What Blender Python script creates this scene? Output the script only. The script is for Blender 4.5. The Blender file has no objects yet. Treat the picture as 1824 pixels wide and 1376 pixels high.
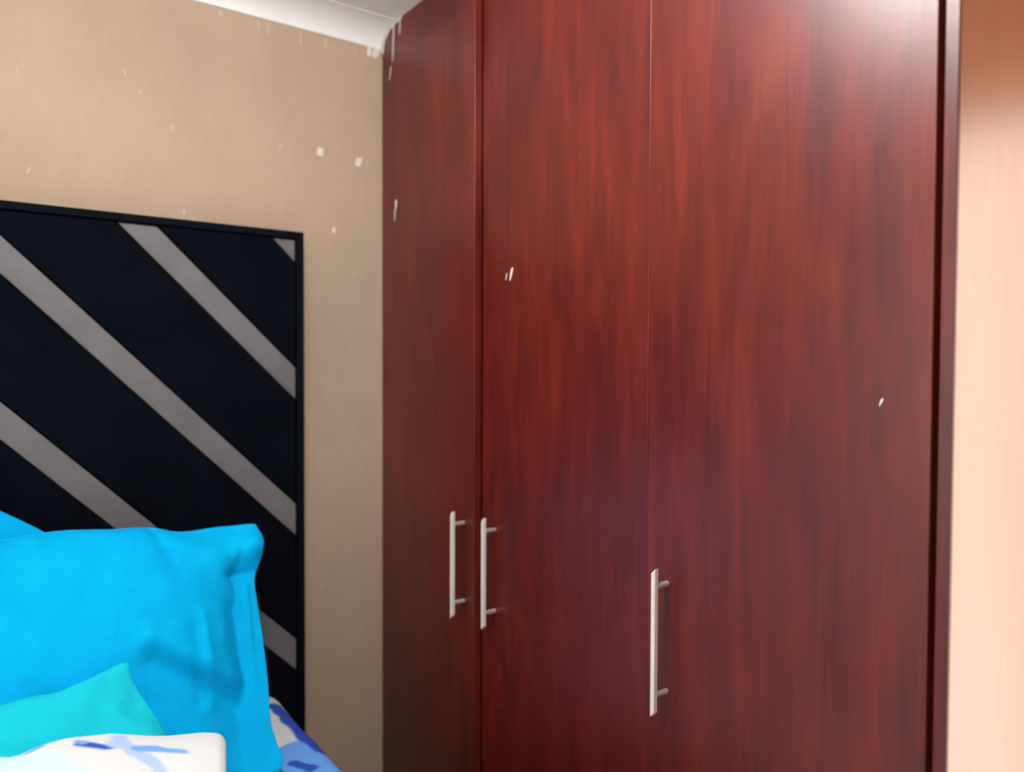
import bpy, bmesh, math, random
from mathutils import Vector, Matrix, noise
random.seed(7)
SC = bpy.context.scene
COL = SC.collection

# ------------------------------------------------------------------ camera, world, lights, exposure
CAM_Z = 1.45
F_PX = 1364.0
yaw, pitch, roll = math.radians(35.53), math.radians(1.49), math.radians(.22)
Zv = Vector((0, 0, 1))
Fh = Vector((math.sin(yaw), math.cos(yaw), 0))
R0 = Vector((math.cos(yaw), -math.sin(yaw), 0))
Fv = Fh * math.cos(pitch) - Zv * math.sin(pitch)
U0 = Zv * math.cos(pitch) + Fh * math.sin(pitch)
Uv = U0 * math.cos(roll) - R0 * math.sin(roll)
Rv = R0 * math.cos(roll) + U0 * math.sin(roll)
cam_data = bpy.data.cameras.new('camera')
cam_data.sensor_width = 36.0
cam_data.lens = 36.0 * F_PX / 1824.0
cam_data.clip_start = .02
cam_data.dof.use_dof = True
cam_data.dof.focus_distance = 1.12
cam_data.dof.aperture_fstop = 2.2
cam = bpy.data.objects.new('camera', cam_data)
m = Matrix((Rv, Uv, -Fv)).transposed().to_4x4()
m.translation = Vector((0, 0, CAM_Z))
cam.matrix_world = m
COL.objects.link(cam)
SC.camera = cam

SKY_STRENGTH = 7.2          # bright overcast daylight outside the window
LAMP_STRENGTH = 108.0        # the flush ceiling lamp
SC.view_settings.view_transform = 'Standard'
SC.view_settings.look = 'None'
SC.view_settings.gamma = 1.0
SC.view_settings.use_curve_mapping = False
SC.view_settings.exposure = 0.0

world = bpy.data.worlds.new('world')
SC.world = world
world.use_nodes = True
bg = world.node_tree.nodes['Background']
bg.inputs['Color'].default_value = (1.0, .93, .84, 1)
bg.inputs['Strength'].default_value = SKY_STRENGTH

XW, YB = .839, 1.73          # wardrobe front plane, headboard wall
XL, XR, YF = -1.55, 1.46, -1.7
H = 2.268                    # ceiling height
WIN = (-1.0, .25, .46, 1.94) # window y0 y1 z0 z1 in the right wall
WIN2 = (.62, 1.60, .95, 1.98) # window in the left wall, across the room from the wardrobe

for wq, px, ry in ((WIN, XR + .17, math.pi / 2), (WIN2, XL - .17, -math.pi / 2)):   # portals: only guide sampling of the sky
    pl = bpy.data.lights.new('daylight_portal', 'AREA')
    pl.shape = 'RECTANGLE'
    pl.size, pl.size_y = wq[3] - wq[2], wq[1] - wq[0]
    pl.cycles.is_portal = True
    po = bpy.data.objects.new('daylight_portal', pl)
    po.location = (px, (wq[0] + wq[1]) / 2, (wq[2] + wq[3]) / 2)
    po.rotation_euler = (0, ry, 0)
    COL.objects.link(po)


# ------------------------------------------------------------------ helpers
def obj(name, bm, mat, parent=None, loc=None, smooth=None, bevel=None, seg=2):
    bmesh.ops.recalc_face_normals(bm, faces=bm.faces[:])
    me = bpy.data.meshes.new(name)
    bm.to_mesh(me)
    bm.free()
    o = bpy.data.objects.new(name, me)
    COL.objects.link(o)
    if mat:
        me.materials.append(mat)
    if parent:
        o.parent = parent
    if loc is not None:
        o.location = loc
    if bevel:
        b = o.modifiers.new('bevel', 'BEVEL')
        b.width, b.segments, b.limit_method = bevel, seg, 'ANGLE'
        b.harden_normals = True
    if smooth or bevel:
        for p in me.polygons:
            p.use_smooth = True
    return o


def empty(name, loc=(0, 0, 0)):
    o = bpy.data.objects.new(name, None)
    o.empty_display_size = .1
    o.location = loc
    COL.objects.link(o)
    return o


def tag(o, label=None, cat=None, group=None, kind=None):
    if label: o['label'] = label
    if cat: o['category'] = cat
    if group: o['group'] = group
    if kind: o['kind'] = kind
    return o


def struct(o, label=None):
    return tag(o, label, kind='structure')


def box(bm, x0, x1, y0, y1, z0, z1):
    r = bmesh.ops.create_cube(bm, size=1)
    for v in r['verts']:
        v.co = Vector(((x0 + x1) / 2 + v.co.x * (x1 - x0), (y0 + y1) / 2 + v.co.y * (y1 - y0),
                       (z0 + z1) / 2 + v.co.z * (z1 - z0)))
    return r['verts']


def boxbm(*a):
    bm = bmesh.new()
    box(bm, *a)
    return bm


def prism(bm, pts, ext):
    """closed polygon pts (3D) extruded by vector ext"""
    a = [bm.verts.new(p) for p in pts]
    b = [bm.verts.new(Vector(p) + Vector(ext)) for p in pts]
    bm.faces.new(a)
    bm.faces.new(b[::-1])
    n = len(a)
    for i in range(n):
        bm.faces.new((a[i], a[(i + 1) % n], b[(i + 1) % n], b[i]))


def lerp_curve(pts, t):
    """piecewise linear-ish (Catmull-Rom) point on a list of 2D points by chord length"""
    d = [0.0]
    for i in range(1, len(pts)):
        d.append(d[-1] + math.dist(pts[i], pts[i - 1]))
    L = t * d[-1]
    i = 0
    while i < len(pts) - 2 and L > d[i + 1]:
        i += 1
    u = (L - d[i]) / max(1e-9, d[i + 1] - d[i])
    p0, p1, p2, p3 = pts[max(i - 1, 0)], pts[i], pts[i + 1], pts[min(i + 2, len(pts) - 1)]
    return tuple(.5 * (2 * b + (c - a) * u + (2 * a - 5 * b + 4 * c - e) * u * u + (3 * b - a - 3 * c + e) * u ** 3)
                 for a, b, c, e in zip(p0, p1, p2, p3))


# ------------------------------------------------------------------ materials
def new_mat(name):
    mt = bpy.data.materials.new(name)
    mt.use_nodes = True
    nt = mt.node_tree
    return mt, nt, nt.nodes['Principled BSDF']


def node(nt, typ, **kw):
    n = nt.nodes.new(typ)
    for k, v in kw.items():
        setattr(n, k, v)
    return n


def ramp(nt, fac, stops):
    r = node(nt, 'ShaderNodeValToRGB')
    el = r.color_ramp.elements
    while len(el) < len(stops):
        el.new(.5)
    for e, (p, c) in zip(el, stops):
        e.position = p
        e.color = (*c, 1)
    nt.links.new(fac, r.inputs['Fac'])
    return r.outputs['Color']


def noise_tex(nt, vec, scale, detail=3, rough=.5, dist=0):
    n = node(nt, 'ShaderNodeTexNoise')
    n.inputs['Scale'].default_value = scale
    n.inputs['Detail'].default_value = detail
    n.inputs['Roughness'].default_value = rough
    n.inputs['Distortion'].default_value = dist
    if vec is not None:
        nt.links.new(vec, n.inputs['Vector'])
    return n.outputs['Fac']


def mapped(nt, vec, scale):
    mp = node(nt, 'ShaderNodeMapping')
    mp.inputs['Scale'].default_value = scale
    nt.links.new(vec, mp.inputs['Vector'])
    return mp.outputs['Vector']


def bump(nt, bsdf, height, strength, dist=.01):
    b = node(nt, 'ShaderNodeBump')
    b.inputs['Strength'].default_value = strength
    b.inputs['Distance'].default_value = dist
    nt.links.new(height, b.inputs['Height'])
    nt.links.new(b.outputs['Normal'], bsdf.inputs['Normal'])


def mix(nt, fac, a, b, mode='MIX'):
    mx = node(nt, 'ShaderNodeMix', data_type='RGBA', blend_type=mode)
    for s, v in ((0, fac), (6, a), (7, b)):
        if hasattr(v, 'is_output'):
            nt.links.new(v, mx.inputs[s])
        elif s == 0:
            mx.inputs[0].default_value = v
        else:
            mx.inputs[s].default_value = (*v, 1)
    return mx.outputs[2]


def plain(name, col, rough=.6, metal=0.0, var=.08, scale=20, bmp=0.0, bscale=60, spec=.5):
    mt, nt, b = new_mat(name)
    tc = node(nt, 'ShaderNodeTexCoord').outputs['Object']
    n = noise_tex(nt, tc, scale, 4)
    c0 = tuple(max(0, c * (1 - var)) for c in col)
    c1 = tuple(min(1, c * (1 + var)) for c in col)
    nt.links.new(ramp(nt, n, [(.3, c0), (.7, c1)]), b.inputs['Base Color'])
    b.inputs['Roughness'].default_value = rough
    b.inputs['Metallic'].default_value = metal
    b.inputs['Specular IOR Level'].default_value = spec
    if bmp:
        bump(nt, b, noise_tex(nt, tc, bscale, 4), bmp, .004)
    return mt


def wood(name, dark, mid, light, rough=.3, spec=.5, streak=1.0):
    mt, nt, b = new_mat(name)
    tc = node(nt, 'ShaderNodeTexCoord').outputs['Object']
    oi = node(nt, 'ShaderNodeAttribute', attribute_type='OBJECT', attribute_name='grain')
    add = node(nt, 'ShaderNodeVectorMath', operation='ADD')
    nt.links.new(tc, add.inputs[0])
    nt.links.new(oi.outputs['Vector'], add.inputs[1])
    v = add.outputs[0]
    blot = noise_tex(nt, mapped(nt, v, (9, 9, 2.8)), 1.0, 3, .55, .8)
    strk = noise_tex(nt, mapped(nt, v, (36, 36, 4.2)), 1.0, 5, .6, .7)
    fine = noise_tex(nt, mapped(nt, v, (230, 230, 7)), 1.0, 3, .6)
    c1 = ramp(nt, blot, [(.3, dark), (.5, mid), (.72, light)])
    c2 = ramp(nt, strk, [(.32, dark), (.52, mid), (.7, light)])
    c = mix(nt, .55, c1, c2)
    c = mix(nt, .35 * streak, c, ramp(nt, fine, [(.35, (.55, .5, .5)), (.6, (1.1, 1.1, 1.1))]), 'MULTIPLY')
    nt.links.new(c, b.inputs['Base Color'])
    rr = node(nt, 'ShaderNodeMapRange')
    rr.inputs['To Min'].default_value = rough - .05
    rr.inputs['To Max'].default_value = rough + .07
    nt.links.new(fine, rr.inputs['Value'])
    nt.links.new(rr.outputs[0], b.inputs['Roughness'])
    b.inputs['Specular IOR Level'].default_value = spec
    bump(nt, b, fine, .10, .0008)
    return mt


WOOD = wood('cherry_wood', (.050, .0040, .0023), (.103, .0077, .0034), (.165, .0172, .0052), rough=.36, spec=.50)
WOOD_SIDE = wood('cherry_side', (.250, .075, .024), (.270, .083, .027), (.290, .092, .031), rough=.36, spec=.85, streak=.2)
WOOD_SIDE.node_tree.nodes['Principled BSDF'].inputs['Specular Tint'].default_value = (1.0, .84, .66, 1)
WOOD_DARK = plain('carcass_dark', (.12, .045, .026), .6)


def wall_paint(name, col):
    mt, nt, b = new_mat(name)
    tc = node(nt, 'ShaderNodeTexCoord').outputs['Object']
    big = noise_tex(nt, tc, 3.5, 3)
    fine = noise_tex(nt, tc, 220, 3, .6)
    mid = noise_tex(nt, mapped(nt, tc, (60, 60, 22)), 1, 4)
    c = ramp(nt, big, [(.3, tuple(x * .93 for x in col)), (.7, tuple(min(1, x * 1.05) for x in col))])
    c = mix(nt, .5, c, ramp(nt, mid, [(.3, (.95, .95, .94)), (.7, (1.03, 1.03, 1.03))]), 'MULTIPLY')
    nt.links.new(c, b.inputs['Base Color'])
    b.inputs['Roughness'].default_value = .75
    b.inputs['Specular IOR Level'].default_value = .3
    bump(nt, b, fine, .25, .002)
    return mt


BEIGE = wall_paint('beige_paint', (.50, .370, .268))
WHITE = wall_paint('ceiling_white', (.86, .88, .88))
GYPSUM = plain('cornice_white', (.89, .90, .90), .6, var=.03, scale=8)
CHIP = plain('white_filler', (.80, .76, .69), .9, var=.05)
FAINT = plain('worn_filler', (.60, .49, .38), .9, var=.05)
SMEAR = plain('white_paint_smear', (.80, .75, .72), .7, var=.06)
STEEL = plain('brushed_nickel', (.84, .80, .74), .45, .25, var=.04, scale=150)
POST = plain('post_grey', (.42, .39, .36), .45, .4, var=.05)
BLACKF = plain('black_frame', (.003, .004, .008), .85, var=.1, spec=.08)
SUEDE = plain('black_suede', (.0022, .0036, .0075), .95, var=.25, scale=14, bmp=.25, bscale=300, spec=.06)
GREYS = plain('grey_leatherette', (.150, .140, .148), .6, var=.12, scale=12, bmp=.2, bscale=200, spec=.35)
FLOORM = plain('floor_tile', (.56, .53, .49), .4, var=.1, scale=4)
FRAMEW = plain('window_white', (.8, .8, .78), .4, var=.03)


def fabric(name, col, sheen=.3):
    mt, nt, b = new_mat(name)
    tc = node(nt, 'ShaderNodeTexCoord').outputs['Object']
    n = noise_tex(nt, tc, 16, 3)
    c = ramp(nt, n, [(.3, tuple(x * .94 for x in col)), (.7, tuple(min(1, x * 1.05) for x in col))])
    nt.links.new(c, b.inputs['Base Color'])
    b.inputs['Roughness'].default_value = .9
    b.inputs['Specular IOR Level'].default_value = .06
    weave = noise_tex(nt, tc, 420, 2)
    wr = noise_tex(nt, tc, 24, 4, .55, .6)
    s = node(nt, 'ShaderNodeMath', operation='MULTIPLY_ADD')
    s.inputs[1].default_value = .06
    nt.links.new(weave, s.inputs[0])
    nt.links.new(wr, s.inputs[2])
    bump(nt, b, s.outputs[0], .22, .012)
    return mt


BLUE = fabric('blue_cotton', (.0015, .45, .88))
TEAL = fabric('teal_cotton', (.010, .55, .68))


def print_fabric(name, base, strokes, auto):
    """white cotton with a printed pattern: brush strokes (a, b, radius, colour) in object xy plus a repeated blotch print"""
    mt, nt, b = new_mat(name)
    tc = node(nt, 'ShaderNodeTexCoord').outputs['Object']
    nz = node(nt, 'ShaderNodeTexNoise')
    nz.inputs['Scale'].default_value = 22
    nz.inputs['Detail'].default_value = 2
    nt.links.new(tc, nz.inputs['Vector'])
    off = node(nt, 'ShaderNodeVectorMath', operation='SUBTRACT')
    off.inputs[1].default_value = (.5, .5, .5)
    nt.links.new(nz.outputs['Color'], off.inputs[0])
    ma = node(nt, 'ShaderNodeVectorMath', operation='MULTIPLY_ADD')
    ma.inputs[1].default_value = (.022, .022, 0)
    nt.links.new(off.outputs[0], ma.inputs[0])
    nt.links.new(tc, ma.inputs[2])
    fl = node(nt, 'ShaderNodeVectorMath', operation='MULTIPLY')
    fl.inputs[1].default_value = (1, 1, 0)
    nt.links.new(ma.outputs[0], fl.inputs[0])
    p = fl.outputs[0]
    c = base
    for (thr, scale, seed, colr, lim) in auto:
        ad = node(nt, 'ShaderNodeVectorMath', operation='ADD')
        ad.inputs[1].default_value = (seed, seed * 1.7, 0)
        nt.links.new(tc, ad.inputs[0])
        f = noise_tex(nt, ad.outputs[0], scale, 1, .4, .8)
        mr = node(nt, 'ShaderNodeMapRange')
        mr.inputs['From Min'].default_value = thr
        mr.inputs['From Max'].default_value = thr + .02
        nt.links.new(f, mr.inputs['Value'])
        # the repeat of the print starts a little away from the strokes
        sx = node(nt, 'ShaderNodeSeparateXYZ')
        nt.links.new(tc, sx.inputs[0])
        g = node(nt, 'ShaderNodeMath', operation='LESS_THAN')
        g.inputs[1].default_value = lim
        nt.links.new(sx.outputs['X'], g.inputs[0])
        mu = node(nt, 'ShaderNodeMath', operation='MULTIPLY')
        nt.links.new(mr.outputs[0], mu.inputs[0])
        nt.links.new(g.outputs[0], mu.inputs[1])
        c = mix(nt, mu.outputs[0], c, colr)
    for (a, bb, r, colr) in strokes:
        a, bb = Vector((*a, 0)), Vector((*bb, 0))
        ba = bb - a
        pa = node(nt, 'ShaderNodeVectorMath', operation='SUBTRACT')
        pa.inputs[1].default_value = a
        nt.links.new(p, pa.inputs[0])
        dt = node(nt, 'ShaderNodeVectorMath', operation='DOT_PRODUCT')
        dt.inputs[1].default_value = ba / max(1e-9, ba.length_squared)
        nt.links.new(pa.outputs[0], dt.inputs[0])
        cl = node(nt, 'ShaderNodeClamp')
        nt.links.new(dt.outputs['Value'], cl.inputs['Value'])
        sc = node(nt, 'ShaderNodeVectorMath', operation='SCALE')
        sc.inputs[0].default_value = ba
        nt.links.new(cl.outputs[0], sc.inputs['Scale'])
        df = node(nt, 'ShaderNodeVectorMath', operation='SUBTRACT')
        nt.links.new(pa.outputs[0], df.inputs[0])
        nt.links.new(sc.outputs[0], df.inputs[1])
        ln = node(nt, 'ShaderNodeVectorMath', operation='LENGTH')
        nt.links.new(df.outputs[0], ln.inputs[0])
        mr = node(nt, 'ShaderNodeMapRange')
        mr.inputs['From Min'].default_value = r + .003
        mr.inputs['From Max'].default_value = r - .003
        nt.links.new(ln.outputs['Value'], mr.inputs['Value'])
        c = mix(nt, mr.outputs[0], c, colr)
    if hasattr(c, 'is_output'):
        nt.links.new(c, b.inputs['Base Color'])
    b.inputs['Roughness'].default_value = .9
    b.inputs['Specular IOR Level'].default_value = .15
    wr = noise_tex(nt, tc, 20, 4, .5, .5)
    bump(nt, b, wr, .2, .012)
    return mt


NAVY, SKYB, PALE, AQUA, PAPER = (.03, .085, .46), (.15, .38, .88), (.42, .56, .88), (.60, .82, .86), (.70, .73, .74)

# ------------------------------------------------------------------ the room
T = .15
struct(obj('floor', boxbm(XL - T, XR + T, YF - T, YB + T, -.1, 0), FLOORM), 'plain tiled bedroom floor below the bed and wardrobe')
struct(obj('ceiling', boxbm(XL - T, XR + T, YF - T, YB + T, H, H + .1), WHITE), 'white ceiling above the wardrobe')
wall_back = struct(obj('wall_back', boxbm(XL - T, XR + T, YB, YB + T, 0, H), BEIGE),
                   'beige painted wall behind the black headboard, with white filler spots')
bm = bmesh.new()
box(bm, XL - T, XL, YF, WIN2[0], 0, H)
box(bm, XL - T, XL, WIN2[1], YB, 0, H)
box(bm, XL - T, XL, WIN2[0], WIN2[1], 0, WIN2[2])
box(bm, XL - T, XL, WIN2[0], WIN2[1], WIN2[3], H)
struct(obj('wall_left', bm, BEIGE), 'beige painted wall with a window, left of the bed')
DOOR = (-1.30, -.47, 2.03)
bm = bmesh.new()
box(bm, XL - T, DOOR[0], YF - T, YF, 0, H)
box(bm, DOOR[1], XR + T, YF - T, YF, 0, H)
box(bm, DOOR[0], DOOR[1], YF - T, YF, DOOR[2], H)
struct(obj('wall_front', bm, BEIGE), 'beige painted wall behind the photographer')
bm = bmesh.new()
box(bm, XR, XR + T, YF, WIN[0], 0, H)
box(bm, XR, XR + T, WIN[1], YB, 0, H)
box(bm, XR, XR + T, WIN[0], WIN[1], 0, WIN[2])
box(bm, XR, XR + T, WIN[0], WIN[1], WIN[3], H)
struct(obj('wall_right', bm, BEIGE), 'beige painted wall with the window, beside the wardrobe')

# room door
dr = struct(empty('door_1', ((DOOR[0] + DOOR[1]) / 2, YF, 0)), 'plain white room door behind the photographer')
hw = (DOOR[1] - DOOR[0]) / 2
obj('door_leaf', boxbm(-hw + .035, hw - .035, -.09, -.05, .005, DOOR[2] - .035), FRAMEW, dr, bevel=.002)
bm = bmesh.new()
box(bm, -hw, -hw + .032, -.13, .012, 0, DOOR[2])
box(bm, hw - .032, hw, -.13, .012, 0, DOOR[2])
box(bm, -hw + .032, hw - .032, -.13, .012, DOOR[2] - .032, DOOR[2])
obj('door_frame', bm, FRAMEW, dr, bevel=.002)
bm = bmesh.new()
bmesh.ops.create_cone(bm, cap_ends=True, segments=16, radius1=.011, radius2=.011, depth=.06,
                      matrix=Matrix.Translation((hw - .09, -.02, 1.0)) @ Matrix.Rotation(math.pi / 2, 4, 'X'))
box(bm, hw - .20, hw - .08, .004, .018, .99, 1.01)
obj('door_handle', bm, STEEL, dr, bevel=.002)

GLASS, nt, b = new_mat('window_glass')
tr = node(nt, 'ShaderNodeBsdfTransparent')
gl = node(nt, 'ShaderNodeBsdfGlossy')
gl.inputs['Roughness'].default_value = .02
ms = node(nt, 'ShaderNodeMixShader')
ms.inputs[0].default_value = .06
nt.links.new(tr.outputs[0], ms.inputs[1])
nt.links.new(gl.outputs[0], ms.inputs[2])
nt.links.new(ms.outputs[0], nt.nodes['Material Output'].inputs['Surface'])


def window(name, wq, x, sg, label):
    """two-light casement in an opening of a side wall; sg = +1 when outside is +x"""
    wn = struct(empty(name, (x, (wq[0] + wq[1]) / 2, wq[2])), label)
    wy, wz = (wq[1] - wq[0]) / 2, wq[3] - wq[2]
    sb = lambda bm, a, b_, *r: box(bm, min(a * sg, b_ * sg), max(a * sg, b_ * sg), *r)
    bm = bmesh.new()
    for y0, y1, z0, z1 in ((-wy, -wy + .04, 0, wz), (wy - .04, wy, 0, wz), (-wy + .04, wy - .04, 0, .04),
                           (-wy + .04, wy - .04, wz - .04, wz), (-.02, .02, .04, wz - .04)):
        sb(bm, .06, .11, y0, y1, z0, z1)
    obj('window_frame', bm, FRAMEW, wn, bevel=.003)
    for y0, y1 in ((-wy + .04, -.02), (.02, wy - .04)):
        bm = bmesh.new()
        sb(bm, .083, .087, y0, y1, .04, wz - .04)
        obj('window_pane', bm, GLASS, wn)
    bm = bmesh.new()
    sb(bm, -.03, .06, -wy, wy, 0, .012)
    obj('window_sill', bm, FRAMEW, wn, bevel=.003)


window('window_1', WIN, XR, 1, 'white framed window in the right wall, beside the wardrobe')
window('window_2', WIN2, XL, -1, 'white framed window in the left wall, beyond the bed')


def cove(name, p0, p1, inward):
    """gypsum cove cornice from p0 to p1 (xy), projecting along inward"""
    P, D = .079, .046
    pts = [(0, 0), (.003, 0)]
    for k in range(1, 12):
        a = math.pi / 2 * k / 12
        pts.append((.003 + (P - .007) * (1 - math.cos(a)), (D - .0015) * math.sin(a)))
    pts += [(P - .004, D - .0015), (P, D - .001), (P, D), (0, D)]
    bm = bmesh.new()
    inw = Vector((*inward, 0))
    a = Vector((*p0, H - D))
    prism(bm, [a + inw * q[0] + Zv * q[1] for q in pts], Vector((*p1, H - D)) - a)
    return struct(obj(name, bm, GYPSUM), 'white gypsum cove cornice between wall and ceiling')


E_ = .0005
c = cove('trim_1', (XL + E_, YB - E_), (XW - .002, YB - E_), (0, -1))
c['label'] = 'white gypsum cove cornice above the headboard wall'
c = cove('trim_2', (XL + E_, YF), (XL + E_, YB), (1, 0))
c['label'] = 'white gypsum cove cornice on the left wall'
c = cove('trim_3', (XR - E_, YF), (XR - E_, .37), (-1, 0))
c['label'] = 'white gypsum cove cornice above the window wall'
c = cove('trim_4', (XL, YF + E_), (XR, YF + E_), (0, 1))
c['label'] = 'white gypsum cove cornice on the wall behind the photographer'
for nm, a in (('baseboard_back', (XL, XW - .01, YB - .014, YB, 0, .08)), ('baseboard_left', (XL, XL + .014, YF, YB - .015, 0, .08)),
              ('baseboard_right', (XR - .014, XR, YF, .37, 0, .08)), ('baseboard_front', (DOOR[1] + .005, XR - .015, YF, YF + .014, 0, .08))):
    struct(obj(nm, boxbm(*a), FRAMEW, bevel=.003), 'low white baseboard along the ' + nm.split('_')[1] + ' wall')


def blob(name, mat, parent, cx, cz, pts, normal, depth=.0012):
    """a small flake of filler or paint: outline pts (metres, in the face's own plane) around (cx, cz), thin but solid"""
    bm = bmesh.new()
    if normal == 'Y':
        P = [Vector((cx + a, -.0, cz + b)) for a, b in pts]
        prism(bm, P, (0, -depth, 0))
    else:
        P = [Vector((0, cx + a, cz + b)) for a, b in pts]
        prism(bm, P, (-depth, 0, 0))
    return obj(name, bm, mat, parent)


def ragged(w, h, lean=0.0, n=9, rough=.25):
    out = []
    for k in range(n):
        a = 2 * math.pi * k / n
        q = 1 + random.uniform(-rough, rough)
        x, z = math.cos(a) * w / 2 * q, math.sin(a) * h / 2 * q
        out.append((x + lean * z, z))
    return out


def squarish(w, h, lean=0.0):
    j = lambda: random.uniform(.85, 1.1)
    q = [(-.5 * j(), -.5 * j()), (.45 * j(), -.52), (.5 * j(), .4 * j()), (.2, .52 * j()), (-.48 * j(), .46 * j())]
    return [(x * w + lean * z * h, z * h) for x, z in q]


# white filler spots on the headboard wall (x, z, width, height, lean, square?)
for x, z, w, h, ln, sq in ((.681, 1.950, .016, .019, .1, 1), (.778, 1.941, .017, .020, .2, 1), (.800, 1.942, .003, .016, .25, 0),
                           (.715, 1.771, .009, .016, .1, 0), (.270, 2.042, .003, .017, -.1, 0), (.298, 2.007, .003, .013, 0, 0),
                           (.359, 1.946, .006, .014, .0, 0), (.103, 1.820, .004, .013, .3, 0), (.588, 1.944, .006, .014, .2, 0),
                           (.458, 2.210, .012, .014, 0, 0), (.540, 2.203, .004, .026, 0, 0), (.560, 2.203, .005, .03, 0, 0),
                           (.636, 2.200, .004, .034, 0, 0), (.696, 2.203, .008, .028, 0, 0), (.770, 2.208, .003, .022, .1, 0),
                           (.806, 2.212, .014, .030, .1, 0), (.822, 2.212, .018, .030, .3, 0),
                           (.683, .925, .003, .013, .4, 0), (.655, .612, .003, .013, .4, 0), (.381, 1.773, .006, .012, 0, 0),
                           (.086, 2.004, .002, .015, 0, 0), (.765, 1.668, .002, .010, .3, 0)):
    blob('filler_spot', CHIP if (sq or z < 2.1 and w * h > 1.3e-4 or x > .8 and z > 2.1) else FAINT, wall_back, x, z, squarish(w, h, ln) if sq else ragged(w, h, ln), 'Y').location.y = YB

# ------------------------------------------------------------------ built-in wardrobe
wd = tag(empty('wardrobe', (XW, 0, 0)), 'tall dark cherry wood built-in wardrobe with three doors, in the corner', 'wardrobe')
DT, GAP = .018, .0012
Y_D3, Y_D32, Y_D21, Y_D1 = .404, .8213, 1.2805, 1.7270
Y_P0, Y_P1 = .3812, .3955
D_TOP, D_BOT = 2.172, .085
XB = XR - .012
# carcass: everything in coordinates relative to the wardrobe's empty (x = 0 is the door front)
d0 = DT + .004
bm = bmesh.new()
box(bm, d0, XB - XW, YB - .022, YB - .004, .0, H - .012)               # far side against the wall
box(bm, d0, XB - XW, Y_D21 - .009, Y_D21 + .009, .08, D_TOP - .004)    # partition
box(bm, d0, XB - XW, Y_P1, YB - .022, D_TOP - .002, D_TOP + .016)      # top board
box(bm, d0, XB - XW, Y_P1, YB - .022, .062, .08)                       # bottom board
box(bm, XB - XW - .006, XB - XW, Y_P1, YB - .022, .08, D_TOP - .002)   # back board
box(bm, d0, d0 + .02, Y_P1, Y_D3 + .03, .08, D_TOP - .002)             # stile behind the gap
obj('carcass', bm, WOOD_DARK, wd)
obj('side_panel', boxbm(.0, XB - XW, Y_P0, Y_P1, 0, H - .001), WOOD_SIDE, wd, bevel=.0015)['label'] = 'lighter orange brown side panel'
obj('panel_edge', boxbm(-.003, -.0002, Y_P0, Y_P1, 0, H - .001), WOOD, wd, bevel=.001)['label'] = 'dark cherry edge strip of the side panel'
obj('plinth', boxbm(.05, .066, Y_P1, YB - .022, 0, .062), WOOD, wd)
# fascia over the doors, scribed round the cove cornice
pts = [(Y_P1, D_TOP + .002), (YB - .002, D_TOP + .002), (YB - .002, H - .047)]
for k in range(0, 13):
    a = math.pi / 2 * k / 12
    pts.append((YB - .0075 - .069 * (1 - math.cos(a)), H - .047 + .042 * math.sin(a)))
pts += [(YB - .081, H - .002), (Y_P1, H - .002)]
bm = bmesh.new()
prism(bm, [Vector((.001, y, z)) for y, z in pts], (.018, 0, 0))
fascia = obj('fascia', bm, WOOD, wd, bevel=.001)


def handle(parent, y, zc, xf=0.0):
    """bar pull: straight square bar with slanted ends on two posts; local x towards the room is negative"""
    L, w, so = .212, .0078, .0225
    bm = bmesh.new()
    x0, x1 = -so - w, -so
    a = [Vector((x0, y - w / 2, zc - L / 2 + .002)), Vector((x0, y + w / 2, zc - L / 2 - .006)),
         Vector((x0, y + w / 2, zc + L / 2 - .006)), Vector((x0, y - w / 2, zc + L / 2 + .002))]
    prism(bm, a, (w, 0, 0))
    h = obj('handle', bm, STEEL, parent, bevel=.001)
    for s in (-1, 1):
        bm = bmesh.new()
        bmesh.ops.create_cone(bm, cap_ends=True, segments=20, radius1=.0046, radius2=.0046, depth=so + .0006,
                              matrix=Matrix.Translation((-so / 2, y, zc + .001 + s * .080)) @ Matrix.Rotation(math.pi / 2, 4, 'Y'))
        obj('handle_post', bm, POST, parent, smooth=False)
    return h


def door(y0, y1, hinge, angle, grain=0.0):
    """one full height door leaf, origin on its hinge edge at the front face"""
    yo = y1 if hinge > 0 else y0
    a, b_ = (y0 - yo, y1 - yo)
    o = obj('door', boxbm(0, DT, a, b_, D_BOT, D_TOP), WOOD, wd, (0, yo, 0), bevel=.0014, seg=3)
    o.rotation_euler.z = angle
    o['grain'] = (0.0, yo, grain)
    return o


A1 = math.asin(.0165 / (Y_D1 - Y_D21 - .001))
d1 = door(Y_D21 + .0005, Y_D1, 1, -A1)
d1['label'] = 'door nearest the headboard wall, standing slightly ajar'
d2 = door(Y_D32 + GAP / 2 - .001, Y_D21 - .0042, -1, 0, 5.3)
d2['label'] = 'middle wardrobe door with the short white scratch'
d3 = door(Y_D3, Y_D32 - .0004, -1, 0, 11.7)
d3['label'] = 'widest looking wardrobe door beside the bright side panel'
HZ = 1.049
handle(d1, 1.3205 - Y_D1, HZ)
handle(d2, 1.2305 - (Y_D32 + GAP / 2 - .001), HZ)
handle(d3, .779 - Y_D3, HZ)
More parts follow.
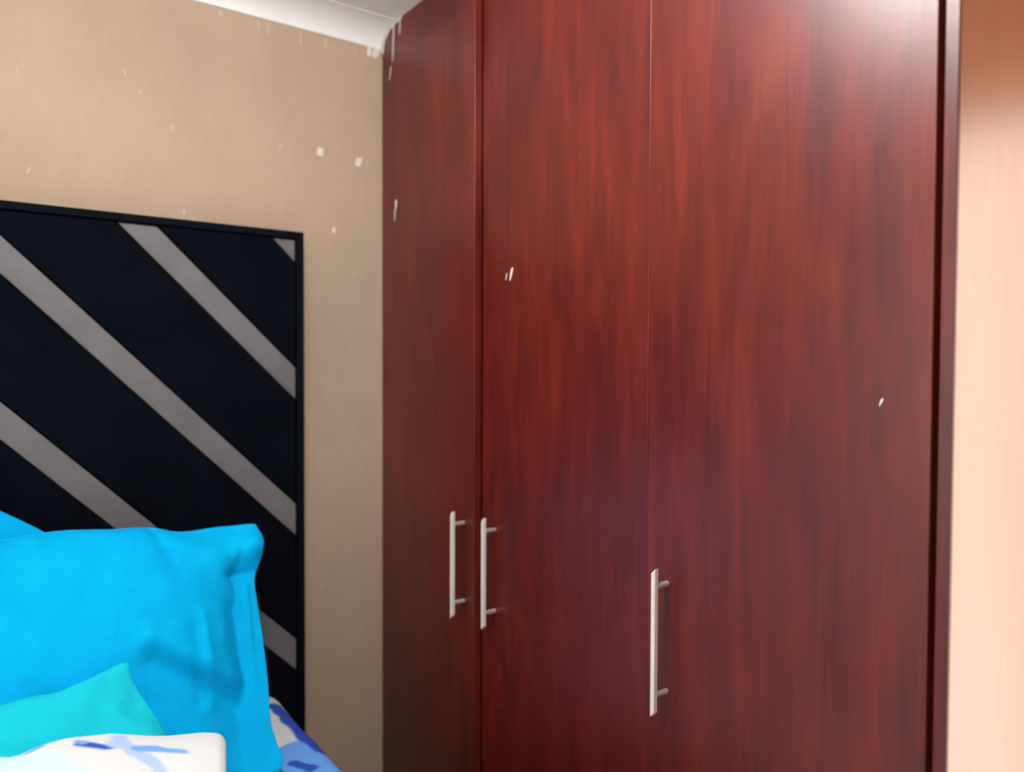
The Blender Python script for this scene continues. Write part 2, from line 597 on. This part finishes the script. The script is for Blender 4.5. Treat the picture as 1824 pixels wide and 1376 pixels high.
# flecks and drips of white paint on the wood
streak = lambda w, h, lean: [(-w * .2 + lean * h * .5, h * .5), (w * .5 + lean * h * .45, h * .44), (w * .5 + lean * h * .1, h * .1),
                             (w * .1 - lean * h * .5, -h * .5), (-w * .1 - lean * h * .5, -h * .5), (-w * .5 + lean * h * .05, h * .08)]
blob('paint_smear', SMEAR, d1, 1.646 - Y_D1, 1.832, streak(.0075, .022, -.05), 'X')
blob('paint_smear', SMEAR, d1, 1.652 - Y_D1, 1.808, streak(.0022, .030, -.10), 'X')
drip = lambda w, h, lean: [(-w / 2 + lean * h / 2, h / 2), (w / 2 + lean * h / 2, h / 2), (w * .42, .0), (w * .1 - lean * h / 2, -h / 2), (-w * .1 - lean * h / 2, -h / 2), (-w * .38, .0)]
blob('paint_smear', SMEAR, d1, 1.678 - Y_D1, 2.150, drip(.0014, .030, -.3), 'X')
blob('paint_smear', SMEAR, fascia, 1.668, 2.224, drip(.0038, .096, -.07), 'X').location.x = .001
blob('paint_smear', SMEAR, fascia, 1.634, 2.248, drip(.0032, .040, -.10), 'X').location.x = .001
blob('paint_smear', SMEAR, d2, 1.178 - d2.location.y, 1.623, streak(.0065, .024, -.35), 'X')
blob('paint_smear', SMEAR, d2, 1.194 - d2.location.y, 1.620, streak(.0018, .013, -.35), 'X')
blob('paint_smear', SMEAR, d3, .459 - Y_D3, 1.411, streak(.0026, .009, -.45), 'X')
# rough white filler bead along the scribed cornice edge
bm = bmesh.new()
line = [(YB - .002, H - .055)] + [(YB - .0065 - .07 * (1 - math.cos(math.pi / 2 * k / 14)), H - .047 + .043 * math.sin(math.pi / 2 * k / 14)) for k in range(1, 15)]
line += [(YB - .105, H - .003)]
up, lo = [], []
for i, (y, z) in enumerate(line):
    q = random.uniform(.002, .0065) * (1 if i < 13 else .6)
    f = min(1, i / 13)
    up.append(Vector((.0008, y + .001, z + .001)))
    lo.append(Vector((.0008, y - q * (1 - f * .6), z - q * f)))
prism(bm, up + lo[::-1], (-.0016, 0, 0))
obj('filler_bead', bm, CHIP, fascia)['label'] = 'rough white filler along the cornice'

# ------------------------------------------------------------------ headboard
HX0, HX1, HTOP = -1.10, .6205, 1.7475
hb = tag(empty('headboard', ((HX0 + HX1) / 2, YB - .026, 0)), 'tall black headboard with grey diagonal stripes, against the beige wall', 'headboard')
hx = hb.location.x
W2 = (HX1 - HX0) / 2
yb = lambda y: y - hb.location.y
obj('back_board', boxbm(-W2 + .004, W2 - .004, yb(YB - .022), yb(YB - .004), .02, HTOP - .004), BLACKF, hb)
FW, YFRONT = .0155, 1.676
obj('frame_side', boxbm(W2 - FW, W2, yb(YFRONT - .004), yb(YB - .003), 0, HTOP), BLACKF, hb, bevel=.002)
obj('frame_side', boxbm(-W2, -W2 + FW, yb(YFRONT - .004), yb(YB - .003), 0, HTOP), BLACKF, hb, bevel=.002)
obj('frame_top', boxbm(-W2 + FW, W2 - FW, yb(YFRONT - .004), yb(YB - .003), HTOP - FW, HTOP), BLACKF, hb, bevel=.002)


def clip(poly, f):
    out = []
    for i in range(len(poly)):
        a, b_ = poly[i], poly[(i + 1) % len(poly)]
        fa, fb = f(a), f(b_)
        if fa >= 0: out.append(a)
        if (fa >= 0) != (fb >= 0):
            t = fa / (fa - fb)
            out.append((a[0] + (b_[0] - a[0]) * t, a[1] + (b_[1] - a[1]) * t))
    return out


def band(lo, hi, mat, name, y_front, bev):
    inset = .0012
    x0, x1, z0, z1 = HX0 + FW + .001, HX1 - FW - .001, .25, HTOP - FW - .001
    poly = [(x0, z0), (x1, z0), (x1, z1), (x0, z1)]
    poly = clip(poly, lambda p: p[0] + p[1] - lo - inset)
    poly = clip(poly, lambda p: hi - inset - p[0] - p[1])
    if len(poly) < 3: return
    area = abs(sum(p[0] * q[1] - q[0] * p[1] for p, q in zip(poly, poly[1:] + poly[:1]))) / 2
    if area < 2e-4: return
    bm = bmesh.new()
    prism(bm, [Vector((x - hx, yb(y_front), z)) for x, z in poly], (0, YB - .0225 - y_front, 0))
    obj(name, bm, mat, hb, bevel=bev, seg=3)


S0, PER, SWD = 1.360, .3075, .0745
for k in range(-7, 5):
    lo = S0 + k * PER
    band(lo, lo + SWD, GREYS, 'grey_stripe', YFRONT + .006, .003)
    band(lo + SWD, lo + PER, SUEDE, 'dark_panel', YFRONT, .006)

# ------------------------------------------------------------------ bed
BX0, BX1, BY0, BY1 = -1.02, .546, -.28, 1.655
BTOP = .738
bd = tag(empty('divan', ((BX0 + BX1) / 2, (BY0 + BY1) / 2, 0)), 'black upholstered bed base on short legs, under the mattress', 'bed')
bw, bl = (BX1 - BX0) / 2, (BY1 - BY0) / 2
obj('base_box', boxbm(-bw, bw, -bl, bl, .10, .42), BLACKF, bd, bevel=.015)
for sx in (-1, 1):
    for sy in (-1, 1):
        bm = bmesh.new()
        bmesh.ops.create_cone(bm, cap_ends=True, segments=16, radius1=.02, radius2=.028, depth=.1,
                              matrix=Matrix.Translation((sx * (bw - .08), sy * (bl - .08), .05)))
        obj('leg', bm, BLACKF, bd)


def slab(x0, x1, y0, y1, z0, z1, r, n=4):
    bm = boxbm(x0, x1, y0, y1, z0, z1)
    bmesh.ops.bevel(bm, geom=bm.edges[:], offset=r, segments=n, affect='EDGES', profile=.5)
    return bm


mt_ = obj('mattress', slab(BX0 + .006, BX1 - .006, BY0 + .006, BY1 - .006, .4215, BTOP - .008, .035), FRAMEW, smooth=True)
tag(mt_, 'mattress under a white sheet printed with blue blotches, beside the headboard', 'mattress')
# fitted sheet: an open skirt with gentle wrinkles over the mattress
SHEET = print_fabric('sheet_print', PAPER,
                     [((.500, 1.345), (.545, 1.15), .058, SKYB), ((.46, 1.30), (.50, 1.18), .05, SKYB), ((.520, 1.575), (.528, 1.40), .0165, NAVY),
                      ((.528, 1.41), (.536, 1.355), .022, NAVY), ((.468, 1.325), (.49, 1.29), .011, NAVY), ((.53, 1.20), (.56, 1.1), .02, PAPER)],
                     [(.58, 7, 3.1, SKYB, .42), (.66, 9, 7.7, NAVY, .42), (.64, 6, 1.3, AQUA, .42)])
bm = slab(BX0, BX1, BY0, BY1, .46, BTOP, .034, 5)
bmesh.ops.delete(bm, geom=[f for f in bm.faces if f.calc_center_median().z < .4605], context='FACES')
bmesh.ops.subdivide_edges(bm, edges=[e for e in bm.edges if e.calc_length() > .2], cuts=24, use_grid_fill=True)
for v in bm.verts:
    q = noise.noise(v.co * 7) * .006 + noise.noise(v.co * 19) * .002
    v.co += v.normal * 0 + Vector((q * .4 if abs(v.co.x - (BX0 + BX1) / 2) > bw - .03 else 0, 0, q * .5 if v.co.z > .7 else 0))
obj('fitted_sheet', bm, SHEET, mt_, smooth=True)


# ------------------------------------------------------------------ pillows
def cushion(name, mat, P0, P1, top, right, bottom, left, thick, flange, creases=(), N=96, M=72, ear=(), seed=0, back=.55, wr=1.0, yawd=0.0, shape=(3.0, 2.6)):
    """pillow lying in the plane through P0 (bottom) and P1 (top); outline curves in (u, v) metres; front bulges to -y"""
    P0, P1 = Vector(P0), Vector(P1)
    v_ = (P1 - P0).normalized()
    u_ = Vector((math.cos(yawd), math.sin(yawd), 0))
    n_ = u_.cross(v_).normalized()
    bm = bmesh.new()
    F, B = {}, {}
    cT = [lerp_curve(top, i / N) for i in range(N + 1)]        # left -> right
    cB = [lerp_curve(bottom, i / N) for i in range(N + 1)]
    cL = [lerp_curve(left, j / M) for j in range(M + 1)]       # bottom -> top
    cR = [lerp_curve(right, j / M) for j in range(M + 1)]
    fs, ft = flange
    for j in range(M + 1):
        t = j / M
        for i in range(N + 1):
            s = i / N
            q = []
            for k in (0, 1):
                a = (1 - t) * cB[i][k] + t * cT[i][k] + (1 - s) * cL[j][k] + s * cR[j][k]
                a -= (1 - s) * (1 - t) * cB[0][k] + s * (1 - t) * cB[N][k] + (1 - s) * t * cT[0][k] + s * t * cT[N][k]
                q.append(a)
            u, v = q
            s2 = min(1, max(0, (s - fs) / (1 - 2 * fs)))
            t2 = min(1, max(0, (t - ft) / (1 - 2 * ft)))
            e = max(0, 1 - abs(2 * s2 - 1) ** shape[0]) ** .72 * max(0, 1 - abs(2 * t2 - 1) ** shape[1]) ** .62
            d = thick * e
            nv = Vector((u * 6 + seed, v * 6, seed))
            w = noise.noise(nv) * .010 + noise.noise(nv * 2.3) * .005 + noise.noise(Vector((u * 26, v * 7, seed))) * .0025
            # puckers radiating from the edge seams
            edge = min(s2, 1 - s2, t2, 1 - t2)
            pk = math.exp(-(edge / .10) ** 2) if edge > 0 else .45
            w += noise.noise(Vector((u * 9 + 3, v * 34, seed + 2))) * .006 * pk * (1 if min(s2, 1 - s2) < min(t2, 1 - t2) else 0)
            w += noise.noise(Vector((u * 34 + 3, v * 9, seed + 4))) * .006 * pk * (1 if min(s2, 1 - s2) >= min(t2, 1 - t2) else 0)
            fr = .003 + d + w * wr * (.35 + .65 * e)
            for (u0, v0, u1, v1, wd_, dp) in creases:
                A, Bq = Vector((u0, v0)), Vector((u1, v1))
                ab = Bq - A
                h = max(0, min(1, (Vector((u, v)) - A).dot(ab) / ab.length_squared))
                dist = (Vector((u, v)) - A - ab * h).length
                fr += dp * math.exp(-(dist / wd_) ** 2)
            for (u0, v0, rad, lift) in ear:
                dist = math.hypot(u - u0, v - v0)
                if dist < rad:
                    k = .5 + .5 * math.cos(math.pi * dist / rad)
                    fr += lift * k
            bk = -back * d
            # loose flange waves: both cloth layers move together
            fr = max(fr, bk + .0035)
            if e < .02:
                bk = fr - .0035
            P = P0 + u_ * u + v_ * v
            F[i, j] = bm.verts.new(P + n_ * -fr if n_.y > 0 else P + n_ * fr)
            B[i, j] = bm.verts.new(P + n_ * -bk if n_.y > 0 else P + n_ * bk)
    for j in range(M):
        for i in range(N):
            bm.faces.new((F[i, j], F[i + 1, j], F[i + 1, j + 1], F[i, j + 1]))
            bm.faces.new((B[i, j], B[i, j + 1], B[i + 1, j + 1], B[i + 1, j]))
    rim = [(i, 0) for i in range(N)] + [(N, j) for j in range(M)] + [(i, M) for i in range(N, 0, -1)] + [(0, j) for j in range(M, 0, -1)]
    for a, b_ in zip(rim, rim[1:] + rim[:1]):
        bm.faces.new((F[a], B[a], B[b_], F[b_]))
    c0 = P0.copy()
    bmesh.ops.translate(bm, vec=-c0, verts=bm.verts[:])
    return obj(name, bm, mat, None, c0, smooth=True)


big = cushion('pillow', BLUE, (0, 1.30, .735), (0, 1.58, 1.175),
              top=[(-.262, .470), (-.20, .482), (-.10, .486), (0, .489), (.045, .491), (.086, .494), (.13, .496), (.171, .493), (.216, .488), (.253, .486),
                   (.291, .480), (.319, .470), (.349, .467), (.392, .469), (.434, .468), (.456, .468), (.472, .466)],
              right=[(.430, .006), (.441, .022), (.440, .055), (.436, .094), (.443, .161), (.447, .232), (.449, .307), (.451, .352), (.468, .395), (.475, .435), (.472, .466)],
              bottom=[(-.25, .022), (-.1, .024), (.1, .022), (.25, .020), (.37, .018), (.430, .006)],
              left=[(-.25, .022), (-.255, .1), (-.25, .25), (-.258, .38), (-.262, .47)],
              thick=.072, flange=(.062, .012), seed=1.3, N=150, M=100,
              creases=[(.405, .362, .455, .358, .009, -.013), (.40, .395, .465, .425, .03, .014), (.43, .02, .40, -.0, .03, .018),
                       (.325, .27, .322, .15, .012, -.008), (.338, .29, .335, .14, .012, .006), (.40, .30, .405, .16, .016, -.012),
                       (.432, .345, .410, .06, .005, .007), (.424, .345, .402, .06, .006, -.005), (.25, .225, .40, .12, .022, -.016), (.26, .16, .38, .07, .05, -.020), (.395, .0, .43, .07, .012, -.012),
                       (.25, .262, .40, .165, .02, .006), (.28, .47, .30, .40, .012, -.006), (.37, .41, .30, .44, .02, .006)],
              ear=[(.452, .412, .055, .026)])
tag(big, 'large bright blue pillow leaning on the black headboard, behind the teal cushion', 'pillow')
far = cushion('pillow', BLUE, (-.36, 1.535, .735), (-.36, 1.618, 1.20),
              top=[(-.40, .53), (-.25, .535), (0, .52), (.2, .51), (.34, .502), (.40, .468), (.45, .435), (.50, .40), (.56, .37)],
              right=[(.47, .016), (.46, .1), (.475, .2), (.51, .30), (.56, .37)],
              bottom=[(-.40, .016), (-.1, .018), (.2, .016), (.47, .016)],
              left=[(-.40, .016), (-.40, .2), (-.40, .35), (-.40, .53)],
              thick=.035, flange=(.05, .012), seed=5.1, N=60, M=48, back=.3)
tag(far, 'second blue pillow against the headboard, behind the large one, only its corner showing', 'pillow')
teal = cushion('pillow', TEAL, (0, 1.125, .745), (0, 1.355, .99),
               top=[(-.24, .290), (-.12, .292), (-.02, .287), (.035, .288), (.077, .291), (.105, .289), (.143, .298), (.175, .308), (.196, .314), (.206, .313)],
               right=[(.272, .0), (.270, .06), (.259, .127), (.241, .197), (.232, .221), (.217, .257), (.208, .286), (.206, .313)],
               bottom=[(-.24, 0), (-.05, .004), (.1, .0), (.272, 0)],
               left=[(-.24, 0), (-.245, .12), (-.235, .22), (-.24, .290)],
               thick=.042, flange=(.01, .012), seed=9.2, N=70, M=56, back=.5,
               creases=[(.203, .235, .238, .26, .016, -.012), (.163, .265, .133, .175, .025, -.006), (.193, .21, .223, .175, .02, .007)])
tag(teal, 'small teal cushion lying against the large blue pillow', 'cushion')

# ------------------------------------------------------------------ folded duvet in front of the pillows
DUV = print_fabric('duvet_print', PAPER,
                   [((.055, 1.01), (.085, .95), .022, AQUA), ((.02, 1.03), (.0, .9), .03, AQUA),
                    ((.107, 1.028), (.130, 1.012), .0070, NAVY), ((.106, 1.040), (.110, 1.030), .005, SKYB),
                    ((.148, 1.045), (.160, .998), .0095, PALE), ((.160, .998), (.174, .968), .0085, PALE), ((.174, .968), (.190, .88), .0075, PALE),
                    ((.150, 1.016), (.140, 1.020), .010, PALE), ((.166, 1.006), (.182, 1.002), .0085, SKYB), ((.182, 1.002), (.214, .995), .0060, SKYB),
                    ((.055, 1.052), (.063, 1.055), .007, SKYB)],
                   [(.60, 7, 2.2, SKYB, -.06), (.64, 6, 4.4, AQUA, -.06)])
bm = bmesh.new()
topz = [(-.96, .955), (-.6, .97), (-.3, .965), (-.1, .985), (.0, .988), (.029, .986), (.045, .979), (.072, .985), (.099, .985), (.15, .977), (.218, .958), (.261, .949), (.292, .940)]


def tz(x):
    for (a, za), (b_, zb) in zip(topz, topz[1:]):
        if x <= b_:
            return .022 + za + (zb - za) * max(0, (x - a)) / (b_ - a)
    return .022 + topz[-1][1]


NX, NT = 110, 72
DX0, DX1, DY0, DY1, DZ0 = -.93, .293, .30, 1.10, BTOP + .006
rings = []
for i in range(NX + 1):
    s = i / NX
    s = 1 - (1 - s) ** 1.6 if s > .0 else 0
    x = DX0 + (DX1 - DX0) * s
    capd = min(x - DX0, DX1 - x)
    k = 1.0 if capd > .014 else math.sqrt(max(0, 1 - (1 - capd / .014) ** 2))
    ring = []
    for j in range(NT):
        a = 2 * math.pi * j / NT
        ca, sa = math.cos(a), math.sin(a)
        ey = math.copysign(abs(ca) ** .30, ca)
        ez = math.copysign(abs(sa) ** .34, sa)
        zc, hz = (tz(x) + DZ0) / 2, (tz(x) - DZ0) / 2
        hy = (DY1 - DY0) / 2
        p = Vector((x, (DY0 + DY1) / 2 + ey * (hy - .012 * (1 - k)), zc + ez * (hz - .012 * (1 - k))))
        w = noise.noise(p * 8) * .010 + noise.noise(p * 21) * .003
        if p.z > DZ0 + .03:
            p += Vector((0, w * ca * .6, w * .5 * max(0, sa)))
        p.x -= (DY1 - p.y) * .27 * s ** 3
        ring.append(bm.verts.new(p))
    rings.append(ring)
for a, b_ in zip(rings, rings[1:]):
    for j in range(NT):
        bm.faces.new((a[j], a[(j + 1) % NT], b_[(j + 1) % NT], b_[j]))
bm.faces.new(rings[0][::-1])
bm.faces.new(rings[-1])
dv = obj('duvet', bm, DUV, smooth=True)
tag(dv, 'folded white duvet with blue and aqua print, in front of the teal cushion', 'duvet')

# ------------------------------------------------------------------ ceiling lamp (out of frame; its glare shows on the wardrobe)
lp = tag(empty('ceiling_lamp', (.25, .69, H)), 'round white glass ceiling lamp above the bed', 'lamp')
bm = bmesh.new()
bmesh.ops.create_cone(bm, cap_ends=True, segments=48, radius1=.10, radius2=.10, depth=.024, matrix=Matrix.Translation((0, 0, -.0125)))
obj('lamp_base', bm, FRAMEW, lp, bevel=.003)
EMIT, nt, b = new_mat('lamp_glass')
b.inputs['Base Color'].default_value = (.9, .9, .88, 1)
b.inputs['Emission Color'].default_value = (1.0, .98, .95, 1)
b.inputs['Emission Strength'].default_value = LAMP_STRENGTH
bm = bmesh.new()
bmesh.ops.create_uvsphere(bm, u_segments=40, v_segments=20, radius=.105)
for v in bm.verts:
    v.co.z = v.co.z * .62 - .072
obj('lamp_shade', bm, EMIT, lp, smooth=True)
